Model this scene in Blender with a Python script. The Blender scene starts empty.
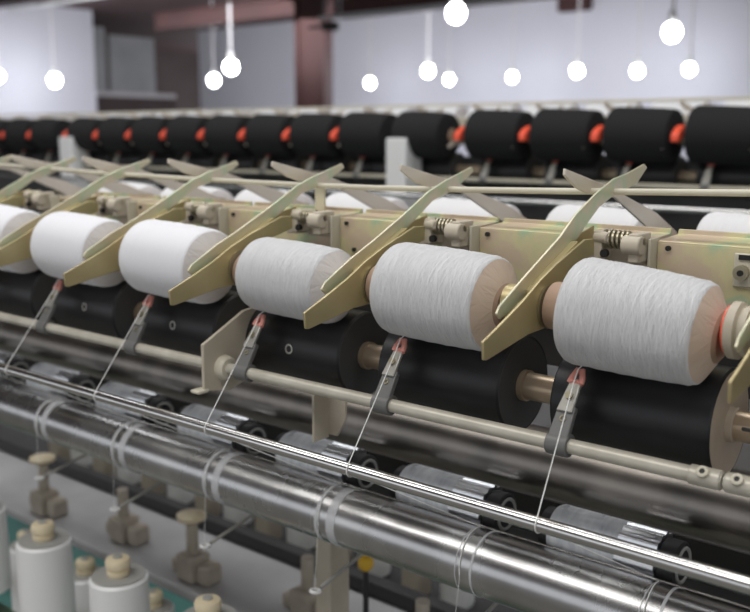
import bpy, bmesh, math, random
from mathutils import Vector, Matrix
random.seed(7)
PI = math.pi
H = 1.42                                   # eye height above the floor; z below is given from the eye
P = 0.22                                   # spindle pitch of the machines (m)
col = bpy.context.scene.collection

# ------------------------------------------------------------------ materials
def mat(name, color, rough=.5, metal=0., **k):
    m = bpy.data.materials.new(name); m.use_nodes = True
    b = m.node_tree.nodes['Principled BSDF']
    b.inputs['Base Color'].default_value = (*color, 1)
    b.inputs['Roughness'].default_value = rough
    b.inputs['Metallic'].default_value = metal
    for kk, v in k.items():
        b.inputs[kk].default_value = v
    return m
def nodes(m): return m.node_tree.nodes, m.node_tree.links, m.node_tree.nodes['Principled BSDF']
def vary(m, stops, scale=8., rough=None, bump=0., detail=4., stretch=(1, 1, 1)):
    """noise driven colour, roughness and bump in object space"""
    N, L, b = nodes(m)
    tc = N.new('ShaderNodeTexCoord'); mp = N.new('ShaderNodeMapping'); nz = N.new('ShaderNodeTexNoise')
    mp.inputs['Scale'].default_value = stretch
    nz.inputs['Scale'].default_value = scale; nz.inputs['Detail'].default_value = detail
    L.new(tc.outputs['Object'], mp.inputs[0]); L.new(mp.outputs[0], nz.inputs['Vector'])
    r = N.new('ShaderNodeValToRGB'); e = r.color_ramp.elements
    while len(e) < len(stops): e.new(.5)
    for el, (p, c) in zip(e, stops): el.position = p; el.color = (*c, 1)
    L.new(nz.outputs['Fac'], r.inputs[0]); L.new(r.outputs[0], b.inputs['Base Color'])
    if rough:
        mr = N.new('ShaderNodeMapRange'); mr.inputs['To Min'].default_value, mr.inputs['To Max'].default_value = rough
        L.new(nz.outputs['Fac'], mr.inputs[0]); L.new(mr.outputs[0], b.inputs['Roughness'])
    if bump:
        bp = N.new('ShaderNodeBump'); bp.inputs['Strength'].default_value = bump; bp.inputs['Distance'].default_value = .002
        L.new(nz.outputs['Fac'], bp.inputs['Height']); L.new(bp.outputs[0], b.inputs['Normal'])
    return m
def yarn(name, color, rough=.9, step=.0008, turns=11, strength=.75, dist=.0011, contrast=.16):
    """crossing helical winding lines round the local x axis"""
    m = mat(name, color, rough); N, L, b = nodes(m)
    b.inputs['Sheen Weight'].default_value = .1 if color[0] > .1 else 0.
    tc = N.new('ShaderNodeTexCoord'); sp = N.new('ShaderNodeSeparateXYZ')
    L.new(tc.outputs['Object'], sp.inputs[0])
    def M(op, a, c=None):
        n = N.new('ShaderNodeMath'); n.operation = op
        for i, v in enumerate((a, c)):
            if v is None: continue
            if isinstance(v, (int, float)): n.inputs[i].default_value = v
            else: L.new(v, n.inputs[i])
        return n.outputs[0]
    th = M('ARCTAN2', sp.outputs['Z'], M('MULTIPLY', sp.outputs['Y'], -1.))
    outs = []
    for i, (shear, f) in enumerate(((turns*.35, 1.), (-turns*.55, .9), (-turns*1.15, .7), (turns*1.3, .6))):
        cv = N.new('ShaderNodeCombineXYZ')
        L.new(M('MULTIPLY', M('ADD', M('MULTIPLY', sp.outputs['X'], f/step), M('MULTIPLY', th, shear*f)), 1.), cv.inputs[0])
        L.new(M('MULTIPLY', th, .9), cv.inputs[1]); cv.inputs[2].default_value = 7.3*i
        nz = N.new('ShaderNodeTexNoise'); nz.inputs['Scale'].default_value = 1.; nz.inputs['Detail'].default_value = 1.
        L.new(cv.outputs[0], nz.inputs['Vector'])
        mr = N.new('ShaderNodeMapRange'); mr.inputs['From Min'].default_value = .36; mr.inputs['From Max'].default_value = .68
        L.new(nz.outputs['Fac'], mr.inputs[0]); outs.append(M('MULTIPLY', mr.outputs[0], f**.5))
    h = M('MAXIMUM', M('MAXIMUM', outs[0], outs[1]), M('MAXIMUM', outs[2], outs[3]))
    n2 = N.new('ShaderNodeTexNoise'); n2.inputs['Scale'].default_value = 260; n2.inputs['Detail'].default_value = 2
    L.new(tc.outputs['Object'], n2.inputs['Vector'])
    h2 = M('ADD', h, M('MULTIPLY', n2.outputs['Fac'], .5))
    bp = N.new('ShaderNodeBump'); bp.inputs['Strength'].default_value = strength; bp.inputs['Distance'].default_value = dist
    L.new(h2, bp.inputs['Height']); L.new(bp.outputs[0], b.inputs['Normal'])
    mx = N.new('ShaderNodeMix'); mx.data_type = 'RGBA'
    mx.inputs['A'].default_value = (*[c*(1-contrast) for c in color], 1); mx.inputs['B'].default_value = (*color, 1)
    L.new(h, mx.inputs['Factor']); L.new(mx.outputs['Result'], b.inputs['Base Color'])
    return m

M_ = {}
M_['yarn_a'] = yarn('yarn bright white', (.77, .77, .80), contrast=.06, strength=.35)
M_['yarn_b'] = yarn('yarn white', (.66, .66, .67), contrast=.22)
M_['yarn_end'] = yarn('yarn end grey white', (.70, .66, .65), strength=.5, contrast=.08, step=.006)
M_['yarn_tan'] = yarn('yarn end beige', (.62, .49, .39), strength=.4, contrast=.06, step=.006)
M_['yarn_cream'] = yarn('yarn pale', (.76, .755, .76), contrast=.08, strength=.5)
M_['yarn_black'] = yarn('yarn black', (.007, .007, .008), contrast=.3, strength=.5)
M_['paper'] = vary(mat('tan paper tube', (.34, .23, .16), .7), [(.3, (.29, .19, .13)), (.7, (.39, .27, .19))], 30)
M_['chrom'] = vary(mat('yellow passivated zinc', (.6, .52, .3), .42, .45),
                   [(.34, (.66, .54, .44)), (.45, (.64, .58, .41)), (.54, (.63, .58, .42)), (.62, (.53, .60, .42)), (.70, (.70, .60, .50))], 9, (.32, .5))
M_['beam'] = vary(mat('bright yellow passivated plate', (.66, .58, .3), .42, .3),
                  [(.40, (.62, .50, .36)), (.46, (.66, .59, .35)), (.51, (.64, .59, .34)), (.56, (.44, .56, .36)), (.62, (.64, .52, .40))], 15, (.32, .5))
M_['pale'] = vary(mat('pale pinkish zinc', (.68, .6, .5), .4, .3), [(.3, (.66, .60, .50)), (.7, (.74, .66, .58))], 9, (.32, .5))
M_['zinc'] = vary(mat('golden passivated zinc', (.47, .39, .21), .4, .5),
                  [(.3, (.42, .34, .18)), (.55, (.52, .44, .24)), (.75, (.47, .42, .22))], 14, (.3, .5))
M_['cream'] = vary(mat('cream machine paint', (.58, .54, .43), .45), [(.3, (.52, .48, .38)), (.7, (.62, .58, .47))], 14, (.35, .55))
M_['beige'] = vary(mat('beige grey paint', (.47, .42, .33), .5), [(.3, (.42, .37, .29)), (.7, (.52, .46, .37))], 12)
M_['drum'] = vary(mat('black drum rubber', (.016, .016, .018), .36), [(.3, (.010, .010, .011)), (.7, (.026, .026, .028))], 10, (.28, .46), stretch=(1, 3, 3))
M_['drum'].node_tree.nodes['Principled BSDF'].inputs['Specular IOR Level'].default_value = .33
M_['drumend'] = mat('black drum end', (.05, .05, .05), .55)
M_['tanend'] = vary(mat('beige drum end', (.42, .34, .26), .55), [(.3, (.38, .30, .23)), (.7, (.47, .39, .30))], 20)
M_['brass'] = mat('brass coloured shaft', (.44, .34, .24), .34, .6)
M_['steel'] = vary(mat('polished steel', (.66, .65, .64), .18, 1.), [(.3, (.58, .57, .56)), (.7, (.74, .73, .71))], 6, (.12, .26), stretch=(.6, 8, 8))
M_['roller'] = vary(mat('brushed steel roller', (.5, .5, .51), .25, 1.), [(.3, (.40, .39, .39)), (.55, (.50, .50, .50)), (.75, (.62, .61, .60))], 5, (.17, .36), stretch=(2.2, 1, 1))
M_['darksteel'] = vary(mat('dark steel roller', (.24, .22, .20), .3, 1.), [(.3, (.17, .16, .15)), (.7, (.31, .28, .25))], 5, (.24, .42), stretch=(2, 1, 1))
M_['ribsteel'] = mat('bright steel sleeve', (.8, .82, .86), .34, 1.)
M_['lever'] = vary(mat('grey cast lever', (.42, .41, .38), .45, .5), [(.3, (.36, .35, .32)), (.7, (.50, .49, .45))], 40)
M_['leverdark'] = mat('dark grey lever foot', (.17, .17, .165), .5, .3)
M_['pink'] = mat('pink ceramic', (.68, .28, .23), .35)
M_['rail'] = vary(mat('grey cream rail', (.52, .49, .41), .38, .2), [(.3, (.45, .42, .35)), (.7, (.58, .55, .47))], 9, stretch=(3, 1, 1))
M_['red'] = mat('orange red plastic', (.85, .10, .045), .45)
M_['bolt'] = mat('bolt zinc', (.40, .36, .26), .35, .8)
M_['hole'] = mat('dark hole', (.012, .012, .012), .6)
M_['nylon'] = mat('glossy white filament', (.80, .80, .79), .28)
M_['nylon'].node_tree.nodes['Principled BSDF'].inputs['Sheen Weight'].default_value = .2
M_['disc'] = mat('grey rim', (.36, .36, .34), .5)
M_['knob'] = vary(mat('cream plastic knob', (.72, .62, .42), .45), [(.3, (.66, .55, .36)), (.7, (.78, .68, .48))], 30)
M_['clear'] = vary(mat('pale elastic filament', (.62, .65, .68), .3), [(.35, (.50, .53, .57)), (.65, (.74, .76, .78))], 26, (.2, .4), stretch=(3, 1, 1))
M_['dark'] = mat('dark rubber', (.03, .03, .032), .5)
M_['wrapband'] = mat('thin whitish yarn film', (.75, .76, .78), .4, 0., Alpha=.6)
M_['thread'] = mat('white thread', (.82, .82, .80), .8)
M_['deck'] = vary(mat('grey painted sheet', (.45, .45, .45), .45), [(.3, (.36, .35, .35)), (.7, (.52, .52, .52))], 5)
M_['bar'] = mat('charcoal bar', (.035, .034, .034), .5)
M_['brown'] = vary(mat('brown grey casting', (.40, .35, .28), .6), [(.3, (.38, .33, .26)), (.7, (.54, .48, .40))], 20)
M_['green'] = vary(mat('green painted frame', (.12, .19, .13), .5), [(.3, (.09, .15, .10)), (.7, (.15, .22, .15))], 9)
M_['teal'] = vary(mat('teal painted sheet', (.05, .17, .14), .5), [(.3, (.04, .14, .12)), (.7, (.07, .21, .18))], 5, (.35, .6))
M_['floor'] = vary(mat('worn grey concrete', (.22, .21, .19), .5), [(.3, (.17, .16, .145)), (.7, (.27, .26, .235))], 1.5, (.35, .6))
M_['white'] = mat('white painted post', (.70, .70, .69), .5)
M_['wall'] = vary(mat('pale lavender wall sheet', (.66, .66, .74), .7), [(.3, (.63, .63, .71)), (.7, (.69, .69, .76))], .35)
M_['maroon'] = vary(mat('maroon steel paint', (.05, .014, .013), .6), [(.3, (.043, .012, .011)), (.7, (.06, .017, .016))], 2)
M_['ceil'] = mat('dark roof sheet', (.10, .06, .06), .7)
M_['brownwall'] = vary(mat('brown partition', (.10, .075, .075), .7), [(.3, (.085, .06, .06)), (.7, (.12, .09, .09))], .8)
M_['greypanel'] = vary(mat('grey panel', (.45, .46, .47), .6), [(.3, (.36, .37, .38)), (.7, (.52, .53, .54))], .8)
M_['conduit'] = mat('white conduit', (.72, .70, .72), .5)
M_['yellow'] = mat('yellow plastic', (.75, .45, .03), .4)
mb = bpy.data.materials.new('lit lamp bulb'); mb.use_nodes = True
mb.node_tree.nodes.remove(mb.node_tree.nodes['Principled BSDF'])
em = mb.node_tree.nodes.new('ShaderNodeEmission'); em.inputs['Color'].default_value = (.93, .96, 1, 1); em.inputs['Strength'].default_value = 45
mb.node_tree.links.new(em.outputs[0], mb.node_tree.nodes['Material Output'].inputs[0]); M_['bulb'] = mb

# ------------------------------------------------------------------ geometry helpers
class G:
    """collects shapes for one mesh; coordinates are measured from the eye"""
    def __init__(s): s.bm = bmesh.new()
    def box(s, c, d, rot=None):
        r = bmesh.ops.create_cube(s.bm, size=1.)['verts']
        m = Matrix.Translation(c) @ (rot.to_4x4() if rot else Matrix.Identity(4)) @ Matrix.Diagonal((*d, 1))
        bmesh.ops.transform(s.bm, matrix=m, verts=r); return s
    def lathe(s, prof, origin=(0, 0, 0), axis=(1, 0, 0), seg=48, close=True):
        """profile of (along, radius) spun round axis through origin"""
        q = Vector((0, 0, 1)).rotation_difference(Vector(axis).normalized()).to_matrix()
        rings = []
        for a, r in prof:
            rings.append([s.bm.verts.new(Vector(origin) + q @ Vector((r*math.cos(2*PI*i/seg), r*math.sin(2*PI*i/seg), a))) for i in range(seg)])
        for A, B in zip(rings, rings[1:]):
            for i in range(seg):
                s.bm.faces.new((A[i], A[(i+1) % seg], B[(i+1) % seg], B[i]))
        if close:
            s.bm.faces.new(rings[0][::-1]); s.bm.faces.new(rings[-1])
        return s
    def cyl(s, p0, p1, r, seg=24, r1=None):
        p0, p1 = Vector(p0), Vector(p1)
        return s.lathe([(0, r), ((p1-p0).length, r if r1 is None else r1)], p0, p1-p0, seg)
    def prism(s, pts, a0, a1, axis='X'):
        """polygon (u,v) pushed from a0 to a1 along axis; X: (y,z), Y: (x,z), Z: (x,y)"""
        f = {'X': lambda a, u, v: (a, u, v), 'Y': lambda a, u, v: (u, a, v), 'Z': lambda a, u, v: (u, v, a)}[axis]
        A = [s.bm.verts.new(f(a0, *p)) for p in pts]; B = [s.bm.verts.new(f(a1, *p)) for p in pts]
        s.bm.faces.new(A[::-1]); s.bm.faces.new(B); n = len(pts)
        for i in range(n): s.bm.faces.new((A[i], A[(i+1) % n], B[(i+1) % n], B[i]))
        return s
    def tube(s, pts, r, seg=8):
        pts = [Vector(p) for p in pts]; rings = []; up = None
        for i, p in enumerate(pts):
            t = (pts[min(i+1, len(pts)-1)] - pts[max(i-1, 0)]).normalized()
            if up is None: up = t.orthogonal().normalized()
            up = (up - t*up.dot(t)).normalized(); w = t.cross(up)
            rings.append([s.bm.verts.new(p + r*(up*math.cos(2*PI*k/seg) + w*math.sin(2*PI*k/seg))) for k in range(seg)])
        for A, B in zip(rings, rings[1:]):
            for k in range(seg): s.bm.faces.new((A[k], A[(k+1) % seg], B[(k+1) % seg], B[k]))
        s.bm.faces.new(rings[0][::-1]); s.bm.faces.new(rings[-1]); return s
    def torus(s, c, R, r, axis=(1, 0, 0), seg=24, ts=8):
        q = Vector((0, 0, 1)).rotation_difference(Vector(axis).normalized()).to_matrix(); rings = []
        for i in range(seg):
            a = 2*PI*i/seg
            rings.append([s.bm.verts.new(Vector(c) + q @ Vector(((R+r*math.cos(b))*math.cos(a), (R+r*math.cos(b))*math.sin(a), r*math.sin(b)))) for b in (2*PI*k/ts for k in range(ts))])
        for i in range(seg):
            A, B = rings[i], rings[(i+1) % seg]
            for k in range(ts): s.bm.faces.new((A[k], B[k], B[(k+1) % ts], A[(k+1) % ts]))
        return s
    def ball(s, c, r, sc=(1, 1, 1)):
        v = bmesh.ops.create_uvsphere(s.bm, u_segments=20, v_segments=12, radius=r)['verts']
        bmesh.ops.transform(s.bm, matrix=Matrix.Translation(c) @ Matrix.Diagonal((*sc, 1)), verts=v); return s
    def build(s, name, m, parent=None, loc=None, bevel=0., smooth=True):
        """links the mesh; its origin is the parent's, or loc"""
        bmesh.ops.recalc_face_normals(s.bm, faces=s.bm.faces)
        base = Vector(parent['at']) if parent is not None and 'at' in parent else None
        o_at = Vector(loc) if loc is not None else (base if base is not None else Vector((0, 0, 0)))
        bmesh.ops.translate(s.bm, vec=-o_at, verts=s.bm.verts)
        me = bpy.data.meshes.new(name); s.bm.to_mesh(me); s.bm.free()
        me.materials.append(M_[m] if isinstance(m, str) else m)
        if smooth:
            for p in me.polygons: p.use_smooth = True
            me.set_sharp_from_angle(angle=math.radians(38))
        o = bpy.data.objects.new(name, me); col.objects.link(o)
        if bevel:
            b = o.modifiers.new('bevel', 'BEVEL'); b.width = bevel; b.segments = 2; b.limit_method = 'ANGLE'; b.angle_limit = math.radians(40)
        o['at'] = tuple(o_at)
        if parent is not None:
            o.parent = parent; o.location = o_at - Vector(parent['at'])
        else:
            o.location = o_at + Vector((0, 0, H))
        return o

def tag(o, label, cat, group=None, kind=None):
    o['label'] = label; o['category'] = cat
    if group: o['group'] = group
    if kind: o['kind'] = kind
    return o
def thing(name, label, cat, loc, group=None):
    o = bpy.data.objects.new(name, None); col.objects.link(o); o.empty_display_size = .02
    o['at'] = tuple(loc); o.location = Vector(loc) + Vector((0, 0, H))
    return tag(o, label, cat, group)
def dup(o, shift, label, group=None):
    """copy of a thing with copies of its parts and their sub-parts, moved by shift"""
    r = o.copy(); col.objects.link(r); r.location = o.location + Vector(shift); r['label'] = label
    r['at'] = tuple(Vector(o['at']) + Vector(shift))
    if group: r['group'] = group
    for c in list(o.children):
        d = c.copy(); col.objects.link(d); d.parent = r
        for g in list(c.children):
            e = g.copy(); col.objects.link(e); e.parent = d
    return r
def struct(o): o['kind'] = 'structure'; return o
ORD = ['rightmost', 'second', 'third', 'fourth', 'fifth', 'sixth', 'seventh', 'eighth', 'ninth', 'tenth', 'eleventh', 'twelfth',
       'thirteenth', 'fourteenth', 'fifteenth', 'sixteenth', 'seventeenth', 'eighteenth']
def nth(k, what, rest):
    return ('rightmost %s %s' % (what, rest)) if k == 0 else ('%s %s from the right %s' % (ORD[k], what, rest))

# ------------------------------------------------------------------ the hall
F0 = -H
struct(G().box((-8, 5, F0-.05), (44, 26, .1)).build('floor', 'floor'))
struct(G().box((-5.4, 16.1, .54), (26.8, .2, 3.92)).build('wall_back', 'wall'))
struct(G().box((-17.5, 3.1, .54), (.2, 17.8, 3.92)).build('wall_left', 'wall'))
struct(G().box((-24, 14.5, .54), (.2, 12, 3.92)).build('wall_far', 'brownwall'))
struct(G().box((-9, 8, 2.56), (38, 32, .12)).build('ceiling', 'ceil'))
# sheets and rails inside the dark opening
al = thing('store_partition', 'grey sheeted partition over brown boards inside the dark opening', 'partition', (-18.9, 13.5, F0))
G().box((-18.9, 13.45, .5*(F0+.85)), (.1, 3.6, .85-F0)).build('boards', 'brownwall', al)
G().box((-18.88, 12.75, 1.62), (.06, 1.1, 1.5)).build('panel', 'greypanel', al)
G().box((-18.88, 14.05, 1.55), (.06, 1.25, 1.35)).build('panel', 'greypanel', al)
G().box((-18.88, 13.5, .90), (.12, 3.5, .10)).build('ledge', 'conduit', al)

cx, cy = -9.85, 10.57
c = thing('steel_column', 'maroon steel column rising before the pale far wall', 'column', (cx, cy, F0)); c['kind'] = 'structure'
rz = Matrix.Rotation(math.radians(24), 3, 'Z')
g = G()
for dx, sz in ((-.2, (.05, .42, 3.92)), (.2, (.05, .42, 3.92)), (0, (.36, .34, 3.92))):
    g.box(Vector((cx, cy, .54)) + rz @ Vector((dx, 0, 0)), sz, rz)
g.build('shaft', 'maroon', c)
G().box(Vector((cx, cy, F0+.02)), (.6, .6, .04), rz).build('base_plate', 'maroon', c)
b = struct(G().box((-7.2, 10.57, 1.76), (4.3, .18, .22)).box((-7.2, 10.57, 1.87), (4.3, .26, .03)).box((-7.2, 10.57, 1.64), (4.3, .26, .03)).build('trim_1', 'maroon'))
b = struct(G().box((-11.75, 10.57, 1.86), (3.3, .18, .20)).box((-11.75, 10.57, 1.98), (3.3, .26, .03)).box((-11.75, 10.57, 1.74), (3.3, .26, .03)).build('trim_2', 'maroon'))
b = struct(G().box((-15.0, 8.2, 2.16), (6.0, .25, .42)).build('trim_3', 'maroon'))
tag(G().tube([(-16.5, 9.6, 2.20), (-5.4, 9.6, 2.20)], .03, 10).cyl((-15, 9.6, 2.2), (-15, 9.6, 2.51), .012, 8).cyl((-8, 9.6, 2.2), (-8, 9.6, 2.51), .012, 8).build('cable_conduit', 'greypanel'), 'grey cable conduit running under the roof beams', 'conduit')
tag(G().tube([(-9.4, 10.2, 1.60), (-4.5, 10.2, 1.60)], .03, 10).cyl((-5, 10.2, 1.6), (-5, 10.2, 2.51), .012, 8).cyl((-9, 10.2, 1.6), (-9, 10.2, 2.51), .012, 8).build('cable_conduit', 'greypanel'), 'lower grey conduit beside the maroon column', 'conduit')
cam_h = thing('security_camera', 'small dark camera fixed to the maroon column', 'camera', (-9.1, 10.1, 1.40))
G().box((-9.1, 10.1, 1.46), (.22, .14, .12)).build('housing', 'hole', cam_h, bevel=.02)
G().box((-9.42, 10.3, 1.50), (.5, .04, .04)).build('bracket', 'hole', cam_h)
bx = thing('junction_box', 'dark red box hanging high on the back wall', 'box', (-8.45, 15.93, 2.25))
G().box((-8.45, 15.9, 2.33), (.6, .2, .34)).build('box_body', 'maroon', bx, bevel=.02)

LAMPS = [(-4.737, 6.837, .075, 'largest pendant bulb, hanging at the top of the view'), (-3.935, 9.451, .085, 'big pendant bulb hanging alone before the right half of the wall'),
         (-9.341, 12.715, .09, 'pendant bulb under the largest one, the bigger of its pair'), (-7.484, 14.241, .09, 'pendant bulb between the top lamp and the big right one'),
         (-6.979, 15.4, .09, 'second pendant bulb from the right along the wall'), (-6.128, 15.5, .085, 'rightmost small pendant bulb near the far wall'),
         (-9.524, 15.6, .08, 'small pendant bulb low on the wall, third in the right hand line'), (-10.88, 15.5, .08, 'small pendant bulb just below the bigger one of its pair'),
         (-12.405, 14.941, .09, 'pendant bulb right of the maroon column'), (-11.099, 10.068, .10, 'bigger of two pendant bulbs left of the maroon column'),
         (-14.044, 12.3, .10, 'smaller of two pendant bulbs left of the maroon column'), (-16.381, 10.4, .11, 'pendant bulb before the left wall panel'),
         (-16.0, 9.05, .09, 'pendant bulb cut by the left edge of the view')]
for x, y, r, lab in LAMPS:
    if y > 15: x, y = x*.965, y*.965
    t = thing('pendant_lamp', lab, 'lamp', (x, y, 1.0), 'pendant bulbs of the hall')
    G().ball((x, y, 1.0), r, (1, 1, 1.08)).build('bulb', 'bulb', t)
    G().lathe([(0, r*.45), (.05, r*.5), (.11, r*.4), (.13, .02)], (x, y, 1.0+r*.95), (0, 0, 1), 16).build('socket', 'white', t)
    G().cyl((x, y, 1.1+r), (x, y, 2.52), .017, 10).build('cord', 'conduit', t)

# ------------------------------------------------------------------ shared machine pieces
LEV = [(.746, -.170), (.739, -.164), (.745, -.157), (.786, -.136), (.856, -.102), (.888, -.081), (.934, -.061), (.973, -.048), (1.008, -.043),
       (1.050, -.034), (1.058, -.038), (1.033, -.055), (1.002, -.062), (.975, -.066), (.940, -.077), (.916, -.091), (.878, -.117), (.847, -.127),
       (.820, -.135), (.803, -.151), (.779, -.158)]
PAD = [(.702, -.183), (.737, -.169), (.770, -.155), (.801, -.139), (.833, -.126), (.891, -.107), (.920, -.108), (.926, -.121), (.871, -.134),
       (.842, -.164), (.813, -.188), (.781, -.189), (.709, -.201), (.704, -.200)]
LEV1 = [(.746, -.170), (.739, -.164), (.745, -.157), (.786, -.136), (.826, -.119), (.880, -.094), (.932, -.068), (.968, -.056), (1.024, -.041), (1.029, -.047),
        (1.000, -.062), (.970, -.073), (.940, -.080), (.895, -.106), (.862, -.125), (.835, -.133), (.803, -.151), (.779, -.158)]
BACK = [(.913, -.036), (.912, -.043), (.940, -.058), (.961, -.064), (1.003, -.068), (1.035, -.073), (1.113, -.107), (1.148, -.122), (1.235, -.180), (1.262, -.168),
        (1.225, -.127), (1.157, -.098), (1.078, -.076), (1.025, -.060), (1.000, -.055)]     # the lever facing the other aisle
BPAD = [(1.35, -.19), (1.29, -.15), (1.22, -.120), (1.15, -.105), (1.14, -.120), (1.20, -.150), (1.24, -.190), (1.34, -.205)]
def off(pts, dy, dz): return [(y+dy, z+dz) for y, z in pts]

DRUM = (.865, -.265); RD = .053
def axis_of(r): d = r + RD + .003; return (DRUM[0]-.45*d, DRUM[1]+.893*d)

def bobbin(name, label, x, yz, rl, rr, ln, ym, endm, group, core=.0235, stick=.024, lean=0.):
    """wound package, radius rl at its left end and rr at its right, on a paper tube"""
    y, z = yz; tl = (rl-rr)/ln
    ax = Vector((1, .45*tl, -.893*tl-lean)).normalized(); o = Vector((x, y, z))
    t = thing(name, label, 'bobbin', o, group)
    h = ln/2
    def rad(a): return rl + (rr-rl)*(a+h)/ln
    prof = [(-h+.002, rl-.0105), (-h, rl-.008), (-h+.0015, rl-.0042), (-h+.005, rl-.0014), (-h+.010, rl)]
    n = 16
    for i in range(1, n):
        a = -h+.010+(ln-.014)*i/n; prof.append((a, rad(a) + .0014*math.cos(PI*(i/n-.5)) + .0003*math.sin(i*2.3)))
    prof = [p for p in prof if p[0] < h-.016] + [(h-.016, rr), (h-.0138, rr-.0006), (h-.0125, rr-.0022)]
    G().lathe(prof, o, ax, seg=72, close=False).build('yarn_package', ym, t)
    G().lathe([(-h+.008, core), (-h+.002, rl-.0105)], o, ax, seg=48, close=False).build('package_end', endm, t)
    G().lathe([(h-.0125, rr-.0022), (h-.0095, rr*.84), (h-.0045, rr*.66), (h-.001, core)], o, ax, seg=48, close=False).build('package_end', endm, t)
    G().lathe([(-h-stick, core*.72), (-h-stick, core*.97), (-h-stick+.002, core), (h-.0008, core), (h+.002, core*.85), (h+.002, core*.5)], o, ax, seg=40).build('core_tube', 'paper', t)
    return t

def drum(name, label, x0, x1, yz, r, group, endm='drumend', hole=None):
    y, z = yz; t = thing(name, label, 'drum', ((x0+x1)/2, y, z), group)
    G().lathe([(0, r-.002), (.002, r), (x1-x0-.002, r), (x1-x0, r-.002)], (x0, y, z), seg=64, close=False).build('drum_shell', 'drum', t)
    G().lathe([(0, .0165), (0, r-.003), (.001, r-.002)], (x0, y, z), seg=48, close=False).build('end_disc', 'drumend', t)
    G().lathe([(-.001, r-.002), (0, r-.003), (0, .0165)], (x1, y, z), seg=48, close=False).build('end_disc', endm, t)
    G().lathe([(0, .0150), (0, .0168), (.006, .0168), (.007, .0150)], (x1, y, z), seg=32, close=False).build('hub_collar', 'brass' if endm == 'drumend' else endm, t)
    G().lathe([(-.012, .0150), (-.010, .0185), (0, .0185), (0, .0150)], (x0, y, z), seg=32, close=False).build('hub_collar', 'brass', t)
    if hole is not None:
        f, a = hole; d = Vector((0, -math.cos(a), math.sin(a))); p = Vector((x0+f*(x1-x0), y, z)) + d*(r-.001)
        h = G().lathe([(0, .0045), (.0016, .0062), (.0018, .0045), (.0004, .0040)], p, d, 20, close=False).build('balance_hole', 'lever', t)
        G().cyl(p, p+d*.0012, .0042, 16).build('plug', 'hole', h)
    return t

def guide(label, x, yr, zr, group, tipm='pink'):
    """lever clamped on the guide rail, ending in a ceramic tip"""
    t = thing('yarn_guide', label, 'guide', (x, yr, zr), group)
    G().lathe([(-.011, .0076), (-.011, .0112), (.011, .0112), (.011, .0076)], (x, yr, zr), seg=28, close=False).build('clamp', 'leverdark', t, bevel=.0008)
    lo0 = Vector((x, yr-.005, zr+.004)); lo1 = Vector((x+.001, yr+.013, zr+.034)); hi1 = Vector((x+.004, yr+.027, zr+.059))
    def strip(p0, p1, w0, w1, th):
        d = (p1-p0).normalized(); n = Vector((1, 0, 0)).cross(d).normalized(); gg = G()
        vs = []
        for p, w in ((p0, w0), (p1, w1)):
            for sx, sn in ((-1, -1), (1, -1), (1, 1), (-1, 1)):
                vs.append(gg.bm.verts.new(p + Vector((sx*w/2, 0, 0)) + n*sn*th/2))
        for f in ((0, 1, 2, 3), (7, 6, 5, 4), (0, 4, 5, 1), (1, 5, 6, 2), (2, 6, 7, 3), (3, 7, 4, 0)): gg.bm.faces.new([vs[i] for i in f])
        return gg, n
    gg, n = strip(lo0, lo1, .021, .018, .007); lower = gg.build('lower_arm', 'leverdark' if tipm == 'pink' else 'lever', t, bevel=.0012)
    nn = -n if n.y > 0 else n
    p = lo0.lerp(lo1, .62) + nn*.0032
    G().torus(p + nn*.0008, .0026, .0009, nn, 16, 6).build('eyelet', 'bolt', lower)
    gg, n = strip(lo0.lerp(lo1, .80) + nn*.0045, lo1.lerp(hi1, .80) + nn*.003, .0165, .0120, .004); upper = gg.build('upper_arm', 'lever', t, bevel=.001)
    p = lo1.lerp(hi1, .32) + nn*.006
    G().cyl(p - nn*.002, p + nn*.0025, .0038, 14).build('bolt', 'bolt', upper)
    d = (hi1-lo1).normalized(); q = lo1.lerp(hi1, .76) + nn*.004
    gg = G()
    for sx in (-1, 1):                      # two little ceramic cheeks meeting at the top, the yarn runs between
        gg.tube([q + Vector((sx*.0060, 0, 0)), q + Vector((sx*.0052, 0, 0)) + d*.006, q + Vector((sx*.0017, 0, 0)) + d*.0150], .0032, 8)
    gg.box(q + d*.001 + Vector((0, .001, 0)), (.013, .0050, .006)).build('ceramic_tip', tipm, t, bevel=.0008)
    return t

# ------------------------------------------------------------------ near machine: winding row
XB = -.351
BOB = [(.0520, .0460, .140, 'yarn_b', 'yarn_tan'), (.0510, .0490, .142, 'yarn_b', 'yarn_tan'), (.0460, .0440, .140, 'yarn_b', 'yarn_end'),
       (.0510, .0490, .148, 'yarn_a', 'yarn_end'), (.0510, .0490, .147, 'yarn_a', 'yarn_end'), (.0530, .0500, .147, 'yarn_a', 'yarn_end')]
BL = ['largest white yarn bobbin at the front, resting on the rightmost black drum', 'second white yarn bobbin from the right, with a beige end face',
      'third white yarn bobbin from the right, the slimmest one', 'fourth white yarn bobbin from the right, with a grey rumpled end',
      'fifth white yarn bobbin from the right, held by golden arms', 'white yarn bobbin cut off by the left edge, near row']
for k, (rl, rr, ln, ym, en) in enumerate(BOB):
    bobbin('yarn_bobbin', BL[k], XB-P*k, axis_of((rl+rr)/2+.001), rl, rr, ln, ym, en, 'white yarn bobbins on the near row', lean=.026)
for k in range(7):
    x1 = -.284-P*k
    hole = {2: (.50, .10), 3: (.48, .12), 4: (.55, .15), 1: (.02, -.9)}.get(k)
    drum('winding_drum', nth(k, 'black winding drum', 'on the near row, with its beige end face' if k == 0 else 'on the near row'), x1-.16, x1, DRUM, RD, 'black drums of the near row',
         'tanend' if k == 0 else 'drumend', hole if k > 1 else None)
sh = thing('drive_shaft', 'brass coloured shaft through the black drums of the near row', 'shaft', (-.8, *DRUM))
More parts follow.
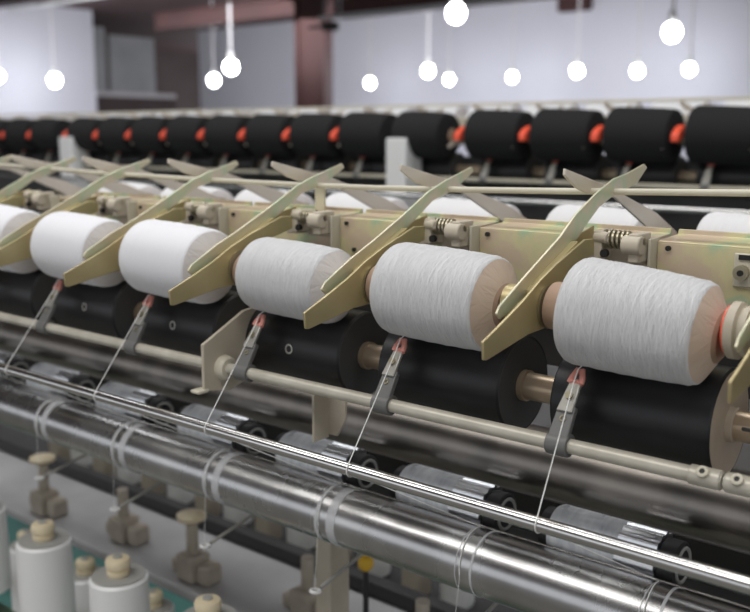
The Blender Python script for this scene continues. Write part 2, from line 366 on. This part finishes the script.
G().cyl((-2.4, *DRUM), (.3, *DRUM), .0148, 32).build('rod', 'brass', sh)
G().box((-.258, DRUM[0]-.0135, DRUM[1]+.002), (.022, .004, .004)).build('key', 'drumend', sh, bevel=.0015)

def cradle(label, lever, group):
    """lever with paddle on the left of a bobbin and a plain arm on its right, pivoting on the beam"""
    t = thing('bobbin_cradle', label, 'cradle', (-.455, .808, -.167), group)
    G().prism(lever, -.4640, -.4612).build('lift_lever', 'chrom', t, bevel=.0008)
    p = G().prism(PAD, -.4545, -.4515).build('paddle', 'zinc', t, bevel=.0008)
    # folded lip joining lever and paddle
    G().prism([(.790, -.148), (.833, -.128), (.880, -.108), (.880, -.111), (.833, -.131), (.790, -.151)], -.4614, -.4543).build('folded_lip', 'zinc', p)
    y, z = .815, -.166
    G().lathe([(0, .012), (0, .020), (.004, .022), (.006, .0105)], (-.4515, y, z), seg=32, close=False).build('hub', 'bolt', t)
    if lever is LEV: G().lathe([(0, .012), (0, .0215), (.0012, .0215), (.0012, .012)], (-.2742, y, z), seg=36, close=False).build('washer', 'red', t)
    G().prism([(.796, -.181), (.812, -.183), (.835, -.155), (.930, -.110), (.930, -.096), (.882, -.106), (.815, -.145), (.796, -.155)], -.2440, -.2415).build('side_arm', 'zinc', t, bevel=.0008)
    G().lathe([(-.028, .010), (-.028, .0225), (-.026, .0250), (-.019, .0250), (-.017, .0210), (-.014, .0225), (-.010, .0225), (-.008, .014), (0, .014), (.001, .010)] if lever is LEV else [(-.030, .010), (-.030, .018), (0, .018), (.001, .010)], (-.2445, y, z), seg=40, close=False).build('hub', 'beige' if lever is LEV else 'zinc', t)
    # pivot under the beam top
    gg = G().box((-.448, .926, -.114), (.010, .030, .030)).box((-.408, .926, -.115), (.012, .030, .030)).cyl((-.420, .914, -.112), (-.400, .914, -.112), .010, 18).box((-.461, .930, -.124), (.020, .022, .016)).box((-.428, .940, -.125), (.044, .006, .020)).cyl((-.452, .915, -.106), (-.436, .912, -.106), .006, 12)
    pv = gg.build('pivot_bracket', 'beige', t, bevel=.0015)
    gg = G()
    gg.tube([(-.444+.030*i/60, .920+.0085*math.cos(2*PI*i/10), -.108+.0085*math.sin(2*PI*i/10)) for i in range(61)], .0019, 6)
    gg.build('spring', 'bolt', pv)
    G().cyl((-.4515, .920, -.108), (-.400, .920, -.108), .0042, 16).build('pivot_pin', 'bolt', pv)
    G().cyl((-.4390, .9075, -.122), (-.4390, .913, -.122), .0042, 14).build('screw', 'hole', pv)
    return t
GR = 'golden bobbin cradles of the near row'
cr0 = cradle('golden bobbin cradle left of the largest white bobbin', LEV, GR)
cr1 = cradle('', LEV1, GR)
CL = ['golden bobbin cradle left of the second white bobbin', 'golden bobbin cradle left of the third, slimmest white bobbin', 'golden bobbin cradle left of the fourth white bobbin',
      'golden bobbin cradle left of the fifth white bobbin', 'golden bobbin cradle left of the white bobbin cut by the left edge', 'farthest golden cradle lever at the left end of the near row']
for k in range(2, 7): dup(cr1, (-P*k, 0, 0), CL[k-1], GR)
cr1.location.x -= P; cr1['label'] = CL[0]; cr1['at'] = (cr1['at'][0]-P, cr1['at'][1], cr1['at'][2])
dup(cr0, (P, 0, 0), 'golden cradle paddle cut off by the right edge, beside the largest bobbin', GR)

# beam plates, one per pitch, with the rolled top flange
def beam(label, group):
    t = thing('beam_plate', label, 'beam', (-.31, .95, -.16), group)
    G().prism([(.946, -.111), (.9485, -.111), (.9485, -.174), (.946, -.174)], -.397, -.185).build('face_plate', 'beam', t, bevel=.0006)
    G().prism([(.946, -.1115), (.946, -.109), (.998, -.106), (1.000, -.101), (1.003, -.101), (1.0025, -.1085)], -.397, -.185).build('top_flange', 'beam', t, bevel=.0006)
    G().box((-.399, .940, -.136), (.003, .022, .060)).build('end_rib', 'cream', t, bevel=.0008)
    for x, z in ((-.385, -.116), (-.372, -.150)): G().cyl((x, .943, z), (x, .9465, z), .0028, 12).build('rivet', 'hole', t)
    return t
bm0 = beam('yellow green beam plate behind the largest white bobbin', 'yellow beam plates behind the near row')
for k, lab in enumerate(['yellow green beam plate behind the gap after the second bobbin', 'yellow green beam plate behind the third bobbin', 'pale beam plate behind the fourth white bobbin',
                         'pale beam plate behind the fifth white bobbin', 'beam plate at the left end behind the cut off bobbin']):
    dup(bm0, (-P*(k+1), 0, 0), lab)
br = dup(bm0, (P, 0, 0), 'yellow beam plate at the right edge of the view')
st = thing('stop_bracket', 'slotted cream stop bracket bolted to the yellow beam at the right edge', 'bracket', (-.306, .942, -.13))
G().box((-.306, .9445, -.132), (.022, .003, .034)).build('tab', 'cream', st, bevel=.002)
G().cyl((-.308, .9425, -.134), (-.308, .937, -.134), .0075, 24).build('washer', 'bolt', st)
G().cyl((-.308, .937, -.134), (-.308, .9355, -.134), .003, 12).build('bolt_hole', 'hole', st)
G().box((-.306, .9425, -.119), (.012, .002, .005)).build('slot', 'hole', st)

# long rod above the beam and its support
tag(G().tube([(-2.3, .975, -.050), (-1.741, .975, -.059), (-1.45, .975, -.065), (-1.181, .975, -.069), (-.95, .975, -.0705), (-.801, .975, -.070), (-.65, .975, -.067),
              (-.528, .975, -.064), (-.316, .975, -.058), (.0, .975, -.050)], .0037, 12).build('lifting_rod', 'cream'), 'long cream lifting rod behind the crossed golden levers', 'rod')
rs = thing('rod_support', 'upright cream strap carrying the lifting rod', 'support', (-.905, .975, -.12))
G().box((-.905, .981, -.092), (.018, .004, .050)).build('strap', 'chrom', rs, bevel=.001)
G().box((-.905, .990, -.117), (.018, .022, .004)).build('foot', 'chrom', rs, bevel=.001)

# the cradles and bobbins of the far side, seen over the beam
def back_cradle(label, group):
    t = thing('back_cradle', label, 'cradle', (-.49, 1.24, -.167), group)
    G().prism(BACK, -.492, -.489).build('lift_lever', 'pale', t, bevel=.0008)
    G().prism(BPAD, -.500, -.497).build('paddle', 'zinc', t, bevel=.0008)
    G().lathe([(0, .012), (0, .022), (.020, .022), (.020, .012)], (-.497, 1.225, -.165), seg=24, close=False).build('hub', 'bolt', t)
    return t
bc0 = back_cradle('pale crossing lever behind the largest white bobbin', 'crossing levers from the other side')
for k, lab in enumerate(['pale crossing lever meeting the second golden lever from the right', 'pale crossing lever meeting the third golden lever from the right',
                         'pale crossing lever meeting the fourth golden lever from the right', 'pale crossing lever meeting the fifth golden lever from the right',
                         'pale crossing lever meeting the sixth golden lever from the right', 'pale crossing lever at the far left end of the row']):
    dup(bc0, (-P*(k+1), 0, 0), lab)
BB = ['white bobbin top showing behind the yellow beam at the right edge', 'white bobbin showing behind the rightmost crossed levers', 'white bobbin showing behind the second crossed levers from the right',
      'white bobbin showing behind the third crossed levers from the right', 'white bobbin showing behind the fourth crossed levers from the right', 'white bobbin showing behind the fifth crossed levers from the right',
      'white bobbin showing behind the sixth crossed levers from the right']
for k in range(7):
    bobbin('back_bobbin', BB[k], -.385-P*k, (1.250, -.158), .056, .053, .150, 'yarn_cream', 'yarn_end', 'white bobbins on the other side of the near machine')

# ------------------------------------------------------------------ near machine: guide rail
RY, RZ = .775, -.288
gr = thing('guide_rail', 'cream round rail carrying the pink tipped yarn guides', 'rail', (-.9, RY, RZ))
G().cyl((-2.4, RY, RZ), (-.257, RY, RZ), .0072, 24).build('rod', 'rail', gr)
G().cyl((-.255, RY, RZ), (.3, RY, RZ), .0072, 24).build('rod', 'rail', gr)
sl = G().cyl((-.285, RY, RZ), (-.258, RY, RZ), .0088, 24).cyl((-.254, RY, RZ), (-.205, RY, RZ), .0088, 24).build('joint_sleeve', 'rail', gr, bevel=.0008)
for x in (-.272, -.243):
    d = Vector((0, -.75, .66))
    p = Vector((x, RY, RZ)) + d*.006
    n = G().lathe([(0, .0052), (.006, .0052), (.0066, .0042), (.0066, .0026), (.005, .0022)], p, d, 18, close=False).build('clamp_nut', 'cream', gr)
    G().cyl(p + d*.003, p + d*.0055, .0025, 12).build('socket', 'hole', n)
GL = ['pink tipped yarn guide touching the largest white bobbin', 'pink tipped yarn guide under the second white bobbin', 'pink tipped yarn guide beside the cream bearing plate',
      'pink tipped yarn guide under the fourth white bobbin', 'pink tipped yarn guide under the fifth white bobbin', 'pink tipped yarn guide at the left end of the rail']
gd0 = guide(GL[0], -.411, RY, RZ, 'yarn guides on the near rail')
for k in range(1, 6): dup(gd0, (.007-P*k, 0, 0), GL[k])

bp = thing('bearing_plate', 'cream cut cornered bearing plate between two black drums', 'plate', (-.885, .80, -.32))
G().prism([(.743, -.254), (.743, -.312), (.785, -.320), (.820, -.310), (.860, -.290), (.900, -.29), (.900, -.217), (.846, -.217), (.812, -.221)], -.8875, -.8825).build('web', 'beige', bp, bevel=.001)
G().lathe([(0, .0068), (0, .016), (.008, .015), (.011, .0125), (.011, .0068)], (-.8825, RY, RZ), seg=32, close=False).build('bushing', 'cream', bp)
G().box((-.889, .741, -.3125), (.016, .018, .005)).build('foot', 'cream', bp, bevel=.002)
G().lathe([(0, .0152), (0, .030), (.012, .028), (.012, .0152)], (-.8825, *DRUM), seg=32, close=False).build('bearing', 'darksteel', bp)
br = thing('rail_bracket', 'small cream bracket hanging behind the guide rail', 'bracket', (-.745, .80, -.34))
G().box((-.747, .806, -.330), (.004, .026, .064)).build('side_plate', 'beige', br, bevel=.001)
G().prism([(-.749, -.298), (-.718, -.298), (-.718, -.335), (-.732, -.358), (-.749, -.358)], .818, .822, 'Y').build('back_plate', 'brown', br, bevel=.001)
G().box((-.735, .796, -.2975), (.020, .030, .003)).build('shelf', 'beige', br, bevel=.001)

# ------------------------------------------------------------------ near machine: rollers and rods
TY, TZ = .705, -.340
tag(G().cyl((-2.3, TY, TZ), (.3, TY, TZ), .0070, 28).build('thread_rail', 'steel'), 'slim polished steel rail the threads bend over', 'rail')
AY, AZ, AR = .885, -.494, .038
tag(G().cyl((-3.0, AY, AZ), (.4, AY, AZ), AR, 72).build('feed_roller', 'roller'), 'thick shiny steel roller along the front, wrapped by threads', 'roller')
tag(G().cyl((-2.6, 1.03, -.412), (.4, 1.03, -.412), .045, 64).build('rear_roller', 'darksteel'), 'dark steel roller behind the guide rail, under the drums', 'roller')
tag(G().tube([(-2.4, .9125, -.4635), (.2, .9125, -.4635)], .0016, 8).build('spool_wire', 'steel'), 'thin bright wire along the back of the thick roller', 'wire')
SY, SZ = .9465, -.4555
def spool(label, group):
    t = thing('elastic_spool', label, 'spool', (-.43, SY, SZ), group)
    G().lathe([(0, .012), (0, .0285), (.004, .0305), (.080, .0305), (.084, .0285), (.084, .012)], (-.500, SY, SZ), seg=48, close=False).build('filament_body', 'clear', t)
    G().prism([(SY+(.0298+.0014*math.cos(14*a))*math.cos(a), SZ+(.0298+.0014*math.cos(14*a))*math.sin(a)) for a in (2*PI*i/168 for i in range(168))], -.416, -.371).build('fluted_sleeve', 'ribsteel', t)
    cp = G().lathe([(0, .012), (0, .0255), (.018, .0255), (.020, .023), (.020, .012)], (-.370, SY, SZ), seg=40).build('end_cap', 'dark', t)
    G().torus((-.350, SY, SZ), .0185, .0022, (1, 0, 0), 28, 8).build('rim', 'disc', cp)
    G().lathe([(-.016, .010), (-.014, .024), (0, .024)], (-.500, SY, SZ), seg=40).build('end_cap', 'dark', t)
    return t
SL = ['pale elastic spool behind the thick roller, rightmost under the largest bobbin']
sp0 = spool(SL[0], 'elastic spools on the thick roller')
for k in range(1, 9): dup(sp0, (-P*k, 0, 0), nth(k, 'pale elastic spool', 'behind the thick steel roller'))
WL = -.338
def wraps(label, k):
    """bands of yarn lying round the thick roller"""
    x = WL-P*k
    t = thing('yarn_wrap', label, 'yarn wrap', (x, AY, AZ), 'yarn wraps on the thick roller')
    rnd = random.Random(40+k)
    for j in range(2):
        w = (.014 if k >= 2 else .003)*(1 if j == 0 else .35); xx = x+(0 if j == 0 else -.020)
        sl_ = [(0, AR+.0003), (.0004, AR+.0009), (w, AR+.0009), (w+.0004, AR+.0003)]
        G().lathe(sl_, (xx, AY, AZ), seg=72, close=False).build('band', 'wrapband', t)
    return t
for k in range(6): wraps(nth(k, 'whitish band of yarn', 'wrapped round the thick roller'), k)

# yarn strands: spindle hook, roller, thread rail, guide tip
def strand(label, k):
    xh = -.362-P*k; xr = -.350-P*k; xt = -.391-P*k; xg = -.407-P*k+(.007 if k else 0)
    pts = [(xh, .850, -.594), (xr, AY-AR-.001, AZ-.008)]
    for i in range(9):
        a = PI*1.02 - (PI*.62)*i/8
        pts.append((xr-.006*i/8, AY+(AR+.0012)*math.cos(a), AZ+(AR+.0012)*math.sin(a)))
    pts.append((xt+.004, TY+.006, TZ-.0075))
    for i in range(6):
        a = -PI*.5 - PI*.75*i/5
        pts.append((xt, TY+.0078*math.cos(a), TZ+.0078*math.sin(a)))
    pts += [(xg, RY+.0150, RZ+.0560), (xg+.001, RY+.0215, RZ+.0690), (xg+.004, .806, -.2130)]
    return tag(G().tube(pts[:3], .00030, 6).tube(pts[2:], .00058, 6).build('yarn_strand', 'thread', loc=pts[0]), label, 'thread', 'white threads of the near machine')
TL = ['white thread running up to the largest bobbin', 'white thread running up to the second bobbin', 'white thread crossing before the cream bearing plate',
      'white thread running up to the fourth bobbin', 'white thread running up to the fifth bobbin', 'white thread at the left end of the rail']
for k in range(6): strand(TL[k], k)

tag(G().box((-1.2, 1.115, -.478), (3.2, .012, .12)).build('shade_panel', 'bar'), 'added dark panel for the shade behind the elastic spools', 'panel')  # added dark sheet, stands in for the shade between spools and rear roller
tag(G().box((-1.2, .985, -.225), (3.2, .010, .09)).build('shade_panel', 'bar'), 'added dark narrow panel for the shade behind the black drums of the near row', 'panel')  # dark sheet standing in for the shade in the drum gaps
tag(G().box((-1.8, 1.7, -1.41), (6.0, .9, .02)).build('base_tray', 'teal'), 'teal tray on the floor, seen between the filament bobbins and the deck', 'tray')
# hooks under the roller
tag(G().box((-1.2, 1.10, -.553), (3.2, .03, .03)).build('hook_bar', 'bar'), 'dark square bar holding the wire hooks under the roller', 'bar')
def hook(label, group):
    x = -.362
    t = thing('thread_hook', label, 'hook', (x, 1.0, -.57), group)
    G().tube([(x, 1.085, -.552), (x, 1.0, -.566), (x, .862, -.593)], .0027, 8).build('wire', 'lever', t)
    G().torus((x, .852, -.594), .0062, .0024, (0, .12, 1), 20, 8).build('eye', 'white', t)
    return t
hk0 = hook('wire thread hook at the bottom edge, under the largest bobbin', 'wire hooks under the roller')
for k in range(1, 6): dup(hk0, (-P*k, 0, 0), nth(k, 'wire thread hook', 'below the thick steel roller'))

# ------------------------------------------------------------------ near machine: spindles
def spindle(name, label, x, y, ztop, r, ln, group):
    t = thing(name, label, 'bobbin', (x, y, ztop-ln), group)
    G().lathe([(0, r-.004), (.003, r), (ln*.5, r+.0006), (ln-.004, r), (ln-.001, r-.003), (ln, r-.004)], (x, y, ztop-ln), (0, 0, 1), 56).build('filament_body', 'nylon', t)
    G().lathe([(0, r-.006), (.0022, r-.004), (.0030, r-.008), (.0022, .018)], (x, y, ztop), (0, 0, 1), 48).build('top_disc', 'disc', t)
    kb = G().lathe([(.001, .017), (.004, .0185), (.010, .0185), (.012, .0150), (.014, .0150), (.016, .0195), (.024, .0205), (.029, .0185), (.031, .013)], (x, y, ztop+.001), (0, 0, 1), 36).build('knob', 'knob', t)
    G().lathe([(0, .0075), (.003, .0075), (.0035, .003)], (x, y, ztop+.0315), (0, 0, 1), 20).build('bore', 'disc', kb)
    G().cyl((x, y, ztop-ln-.05), (x, y, ztop-ln), .010, 16).build('spindle_rod', 'steel', t)
    return t
SPL = {2: 'glossy white filament bobbin at the bottom edge, rightmost of the row', 3: 'glossy white filament bobbin with only its cream knob in view', 4: 'glossy white filament bobbin, second from the left', 5: 'tallest glossy white filament bobbin with grey top and cream knob', 6: 'glossy white filament bobbin cut by the left edge'}
for k in (3, 4, 5, 6): spindle('filament_bobbin', SPL[k], -.357-P*k, .849, -.706, .047, .165, 'filament bobbins on the near spindles')
for k in (4, 5, 6): spindle('back_filament_bobbin', {4: 'lower white bobbin hidden between the filament bobbins on the right', 5: 'lower white bobbin between the two filament bobbins', 6: 'lower white bobbin behind the left edge filament bobbin'}[k], -1.615+P*(5-k), 1.03, -.888, .040, .17, 'lower filament bobbins behind')
tag(G().box((-1.4, .849, -.9425), (3.2, .07, .045)).build('spindle_rail', 'green'), 'dark green rail under the glossy white bobbins', 'rail')
tag(G().box((-1.6, 1.03, -1.129), (2.8, .07, .045)).build('spindle_rail', 'green'), 'low green rail under the hidden white bobbins', 'rail')
tag(G().box((-1.4, 1.21, -.880), (3.6, .24, .02)).build('machine_deck', 'deck', bevel=.004), 'grey sheet deck under the rollers', 'deck')
tag(G().box((-1.4, 1.312, -.8545), (3.6, .03, .031)).build('belt_bar', 'bar', bevel=.003), 'charcoal bar running along the grey deck', 'bar')
tag(G().box((-1.5, 1.52, -.968), (3.6, .14, .03)).build('bobbin_shelf', 'bar'), 'dark shelf under the white bobbins beyond the deck', 'shelf')
for i, k in enumerate(range(-2, 5)):
    x = -1.462-P*k
    t = thing('far_filament_bobbin', nth(i, 'white bobbin', 'under the thick roller, beyond the grey deck'), 'bobbin', (x, 1.51, -.95), 'white bobbins beyond the deck')
    G().lathe([(0, .030), (.004, .034), (.010, .036), (.19, .036), (.20, .030)], (x, 1.51, -.952), (0, 0, 1), 36).build('filament_body', 'nylon', t)
    G().lathe([(0, .012), (.02, .014), (.028, .010)], (x, 1.51, -.752), (0, 0, 1), 20).build('knob', 'knob', t)
    t2 = thing('tension_block', nth(i, 'beige block', 'between the white bobbins beyond the deck'), 'block', (x-.09, 1.47, -.95), 'beige blocks beyond the deck')
    G().box((x-.09, 1.49, -.85), (.045, .05, .205)).build('block_body', 'beige', t2, bevel=.004)
    G().cyl((x-.09, 1.49, -.748), (x-.09, 1.49, -.735), .012, 14).build('cap', 'bolt', t2)
def whorl(x, y, label, disc=True):
    t = thing('spindle_bearing', label, 'spindle bearing', (x, y, -.875), 'spindle seats on the grey deck')
    G().box((x, y, -.843), (.05, .05, .054)).box((x+.040, y+.006, -.850), (.034, .04, .040)).box((x-.045, y+.01, -.857), (.04, .03, .026)).build('bracket', 'brown', t, bevel=.006)
    G().cyl((x, y, -.82), (x, y, -.755), .012, 16).build('neck', 'brown', t)
    if disc: G().lathe([(0, .018), (.004, .029), (.012, .029), (.016, .020)], (x, y, -.748), (0, 0, 1), 32).build('whorl', 'knob', t)
    return t
whorl(-1.40, 1.135, 'spindle seat with a cream disc, before the post')
whorl(-1.93, 1.135, 'spindle seat with a cream disc at the left')
whorl(-1.66, 1.16, 'bare brown spindle seat between the two with discs', False)
whorl(-1.12, 1.17, 'bare brown spindle seat just left of the cream post', False)
whorl(-.86, 1.17, 'bare brown spindle seat just right of the cream post', False)
po = thing('frame_post', 'cream upright post under the thick roller', 'post', (-.905, 1.0, F0))
G().box((-.905, 1.0, .5*(F0-.545)), (.030, .045, -.545-F0)).build('upright', 'beige', po, bevel=.003)
G().box((-.905, 1.0, F0+.006), (.10, .10, .012)).build('foot', 'beige', po)
yk = thing('yellow_toggle', 'small yellow knob behind the cream post', 'knob', (-.965, 1.15, -.875))
G().ball((-.965, 1.15, -.713), .014).build('grip', 'yellow', yk)
G().cyl((-.965, 1.15, -.875), (-.965, 1.15, -.72), .005, 10).build('stem', 'dark', yk)

# ------------------------------------------------------------------ the machine across the aisle
DY, DZ = 1.61, .155
FD = (DRUM[0]+DY, DRUM[1]+DZ)
def fx(n): return -.955 - P*n - (.05 if n >= 4 else 0) - (.065 if n >= 13 else 0)    # left end of package n
FR = .071
def far_axis(r): d = r+RD+.0006; return (FD[0]-.52*d, FD[1]+.854*d)
fa = far_axis(FR)
def far_cradle(label, x, handle, group):
    """lever beside a black bobbin, with an orange handle in front"""
    t = thing('red_handled_cradle' if handle else 'bare_cradle', label, 'cradle', (x, fa[0], fa[1]), group)
    G().prism(off(LEV1[3:15], DY-.01, DZ-.035), x-.006, x-.003).build('lift_lever', 'cream', t)
    G().prism(off([(.770, -.155), (.801, -.139), (.833, -.126), (.891, -.107), (.920, -.108), (.926, -.121), (.871, -.134), (.842, -.164), (.813, -.188), (.781, -.189)], DY, DZ+.008), x+.001, x+.004).build('side_arm', 'cream', t)
    if handle:
        G().prism([(fa[0]-.072, .000), (fa[0]-.050, .016), (fa[0]-.026, .024), (fa[0]-.026, -.004), (fa[0]-.050, -.020), (fa[0]-.072, -.020)], x-.009, x+.012).build('handle', 'red', t, bevel=.004)
    G().lathe([(0, .010), (0, .024), (.010, .024), (.010, .010)], (x+.004, *fa), seg=24, close=False).build('hub', 'cream', t)
    return t
def far_bobbin(n, label):
    x0 = fx(n)+.024; return bobbin('black_bobbin', label, x0+.092, fa, FR+.002, FR-.003, .184, 'yarn_black', 'yarn_black', 'black yarn bobbins across the aisle', .022, .012)
NF = 16
for n in range(NF):
    far_bobbin(n, nth(n, 'black yarn bobbin', 'on the row across the aisle'))
    hd = n != 4
    far_cradle(nth(n, 'orange handled cradle' if hd else 'cradle, without handle,', 'between the black bobbins'), fx(n), hd, 'orange handled cradles across the aisle')
    x0 = fx(n)+.030
    drum('far_drum', nth(n, 'black drum', 'under the black bobbins across the aisle'), x0, x0+.16, FD, RD, 'black drums across the aisle')
g0 = None
for n in range(NF):
    x = -.885 - P*n - (.05 if n >= 4 else 0) - (.065 if n >= 13 else 0) + .0
    lab = nth(n, 'small yarn guide', 'below the black bobbins across the aisle')
    if g0 is None: g0 = guide(lab, x, RY+DY, RZ+DZ, 'yarn guides across the aisle', 'red'); xg0 = x
    else: dup(g0, (x-xg0, 0, 0), lab)
tag(G().cyl((-6.2, *FD), (.4, *FD), .0148, 20).build('drive_shaft', 'brass'), 'shaft through the drums under the black bobbins', 'shaft')
tag(G().cyl((-6.2, RY+DY, RZ+DZ), (.4, RY+DY, RZ+DZ), .0064, 16).build('guide_rail', 'cream'), 'cream guide rail across the aisle', 'rail')
tag(G().cyl((-6.2, TY+DY, TZ+DZ), (.4, TY+DY, TZ+DZ), .0070, 16).build('thread_rail', 'steel'), 'slim steel thread rail across the aisle', 'rail')
tag(G().cyl((-6.2, AY+DY, AZ+DZ), (.4, AY+DY, AZ+DZ), AR, 40).build('feed_roller', 'roller'), 'thick steel roller low on the machine across the aisle', 'roller')
tag(G().cyl((-6.2, 1.03+DY, -.412+DZ), (.4, 1.03+DY, -.412+DZ), .045, 40).build('rear_roller', 'darksteel'), 'dark steel roller behind the guides across the aisle', 'roller')
for k in range(14): dup(sp0, (-.45-P*k, DY, DZ), nth(k, 'pale elastic spool', 'on the roller across the aisle'), 'elastic spools across the aisle')
bmf = thing('back_beam', 'cream beam along the top of the machine across the aisle', 'beam', (-2.8, .95+DY, -.05))
G().prism(off([(.946, -.105), (.946, -.166), (.950, -.166), (.950, -.110), (1.05, -.105), (1.05, -.100)], DY, DZ), -6.2, .4).build('channel', 'cream', bmf)
tag(G().tube([(-6.2, .975+DY, -.062+DZ), (.4, .975+DY, -.062+DZ)], .004, 8).build('lifting_rod', 'cream'), 'cream lifting rod behind the black bobbins', 'rod')
tag(G().box((-2.9, 2.56, -.20), (6.6, .012, .26)).build('shade_panel', 'bar'), 'added dark panel for the shade behind the drums across the aisle', 'panel')  # added dark sheet, keeps the gaps below the black bobbins in shade
# levers and pale bobbins of its other side, rising behind the black row
def far_back(label, x):
    t = thing('crossing_lever', label, 'cradle', (x, 1.2+DY, 0), 'pale levers rising behind the black bobbins')
    G().prism(off(LEV1, DY, DZ-.028), x+.030, x+.033).prism(off(BACK, DY, DZ-.028), x, x+.003).build('lift_lever', 'pale', t)
    G().prism(off(BPAD, DY, DZ-.028), x-.010, x-.007).build('paddle', 'zinc', t)
    return t
fb0 = far_back(nth(0, 'pair of crossed pale levers', 'behind the black bobbins'), -.80)
for n in range(1, 19): dup(fb0, (-P*n, 0, 0), ('%s pair of crossed pale levers from the right behind the black bobbins' % (ORD+['nineteenth'])[n]))
for n in range(18):
    bobbin('pale_bobbin', nth(n, 'pale bobbin', 'peeping over the black row'), -.70-P*n, (1.245+DY, -.125+DZ), .070, .068, .180, 'yarn_cream', 'yarn_end', 'pale bobbins behind the black row')
# frame stands of the machine across the aisle
def stand(label, x, w):
    t = thing('frame_stand', label, 'stand', (x, 2.40, F0))
    G().box((x, 2.37, .5*(F0-.012)), (w, .09, -.012-F0)).build('upright', 'white', t, bevel=.004)
    G().prism([(2.415, -.03), (2.55, -.10), (2.55, -.25), (2.415, -.25)], x-.012, x+.012).build('gusset', 'cream', t)
    G().box((x, 2.5, F0+.015), (w+.06, .5, .03)).build('foot', 'beige', t)
    return t
stand('white frame stand between the black bobbins, right of the column', fx(4)+.055, .075)
stand('white frame stand under the black bobbins at the left', fx(13)+P+.095, .09)
stand('white frame stand beyond the right edge', .15, .08)

# ------------------------------------------------------------------ light
def area(name, loc, size, energy, target, color=(1, 1, 1), sy=None):
    l = bpy.data.lights.new(name, 'AREA'); l.energy = energy; l.color = color
    l.shape = 'RECTANGLE'; l.size = size; l.size_y = sy or size
    o = bpy.data.objects.new(name, l); col.objects.link(o)
    o.location = Vector(loc) + Vector((0, 0, H)); o.rotation_euler = (Vector(target)-Vector(loc)).to_track_quat('-Z', 'Y').to_euler()
    return o
area('aisle_fill', (-1.0, -.6, 2.3), 5.0, 85, (-1.0, .3, -.3), (1, .985, .96), 1.0)  # unseen area light added above the front aisle for bobbins and rollers
area('centre_fill', (-2.0, 1.7, 2.4), 6.0, 80, (-2.0, 1.7, -.3), (.97, .98, 1), .6)  # unseen overhead fill added between the two machines
area('hall_fill', (-12, 10.1, 2.42), 13, 560, (-13.5, 13.2, -.6), (.96, .97, 1), 4)  # unseen overhead fill added to brighten the far wall and column
w = bpy.data.worlds.new('World'); bpy.context.scene.world = w; w.use_nodes = True
bg = w.node_tree.nodes['Background']; bg.inputs[0].default_value = (.93, .96, 1, 1); bg.inputs[1].default_value = 1.0

# ------------------------------------------------------------------ camera
cd = bpy.data.cameras.new('camera'); co = bpy.data.objects.new('camera', cd); col.objects.link(co)
f_px = 950.
cd.sensor_width = 36.; cd.lens = f_px*36/750
pitch = math.atan(172/950); yaw = math.atan2(1175, math.hypot(950, 172))
fwd = Vector((-math.cos(yaw)*math.cos(pitch), math.sin(yaw)*math.cos(pitch), -math.sin(pitch)))
co.location = (0, 0, H); co.rotation_euler = fwd.to_track_quat('-Z', 'Y').to_euler()
cd.clip_start = .05; cd.clip_end = 100
cd.dof.use_dof = True; cd.dof.focus_distance = .97; cd.dof.aperture_fstop = 5.0
sc = bpy.context.scene; sc.camera = co
sc.view_settings.view_transform = 'Standard'; sc.view_settings.look = 'None'; sc.view_settings.gamma = 1; sc.view_settings.use_curve_mapping = False
sc.view_settings.exposure = 0.
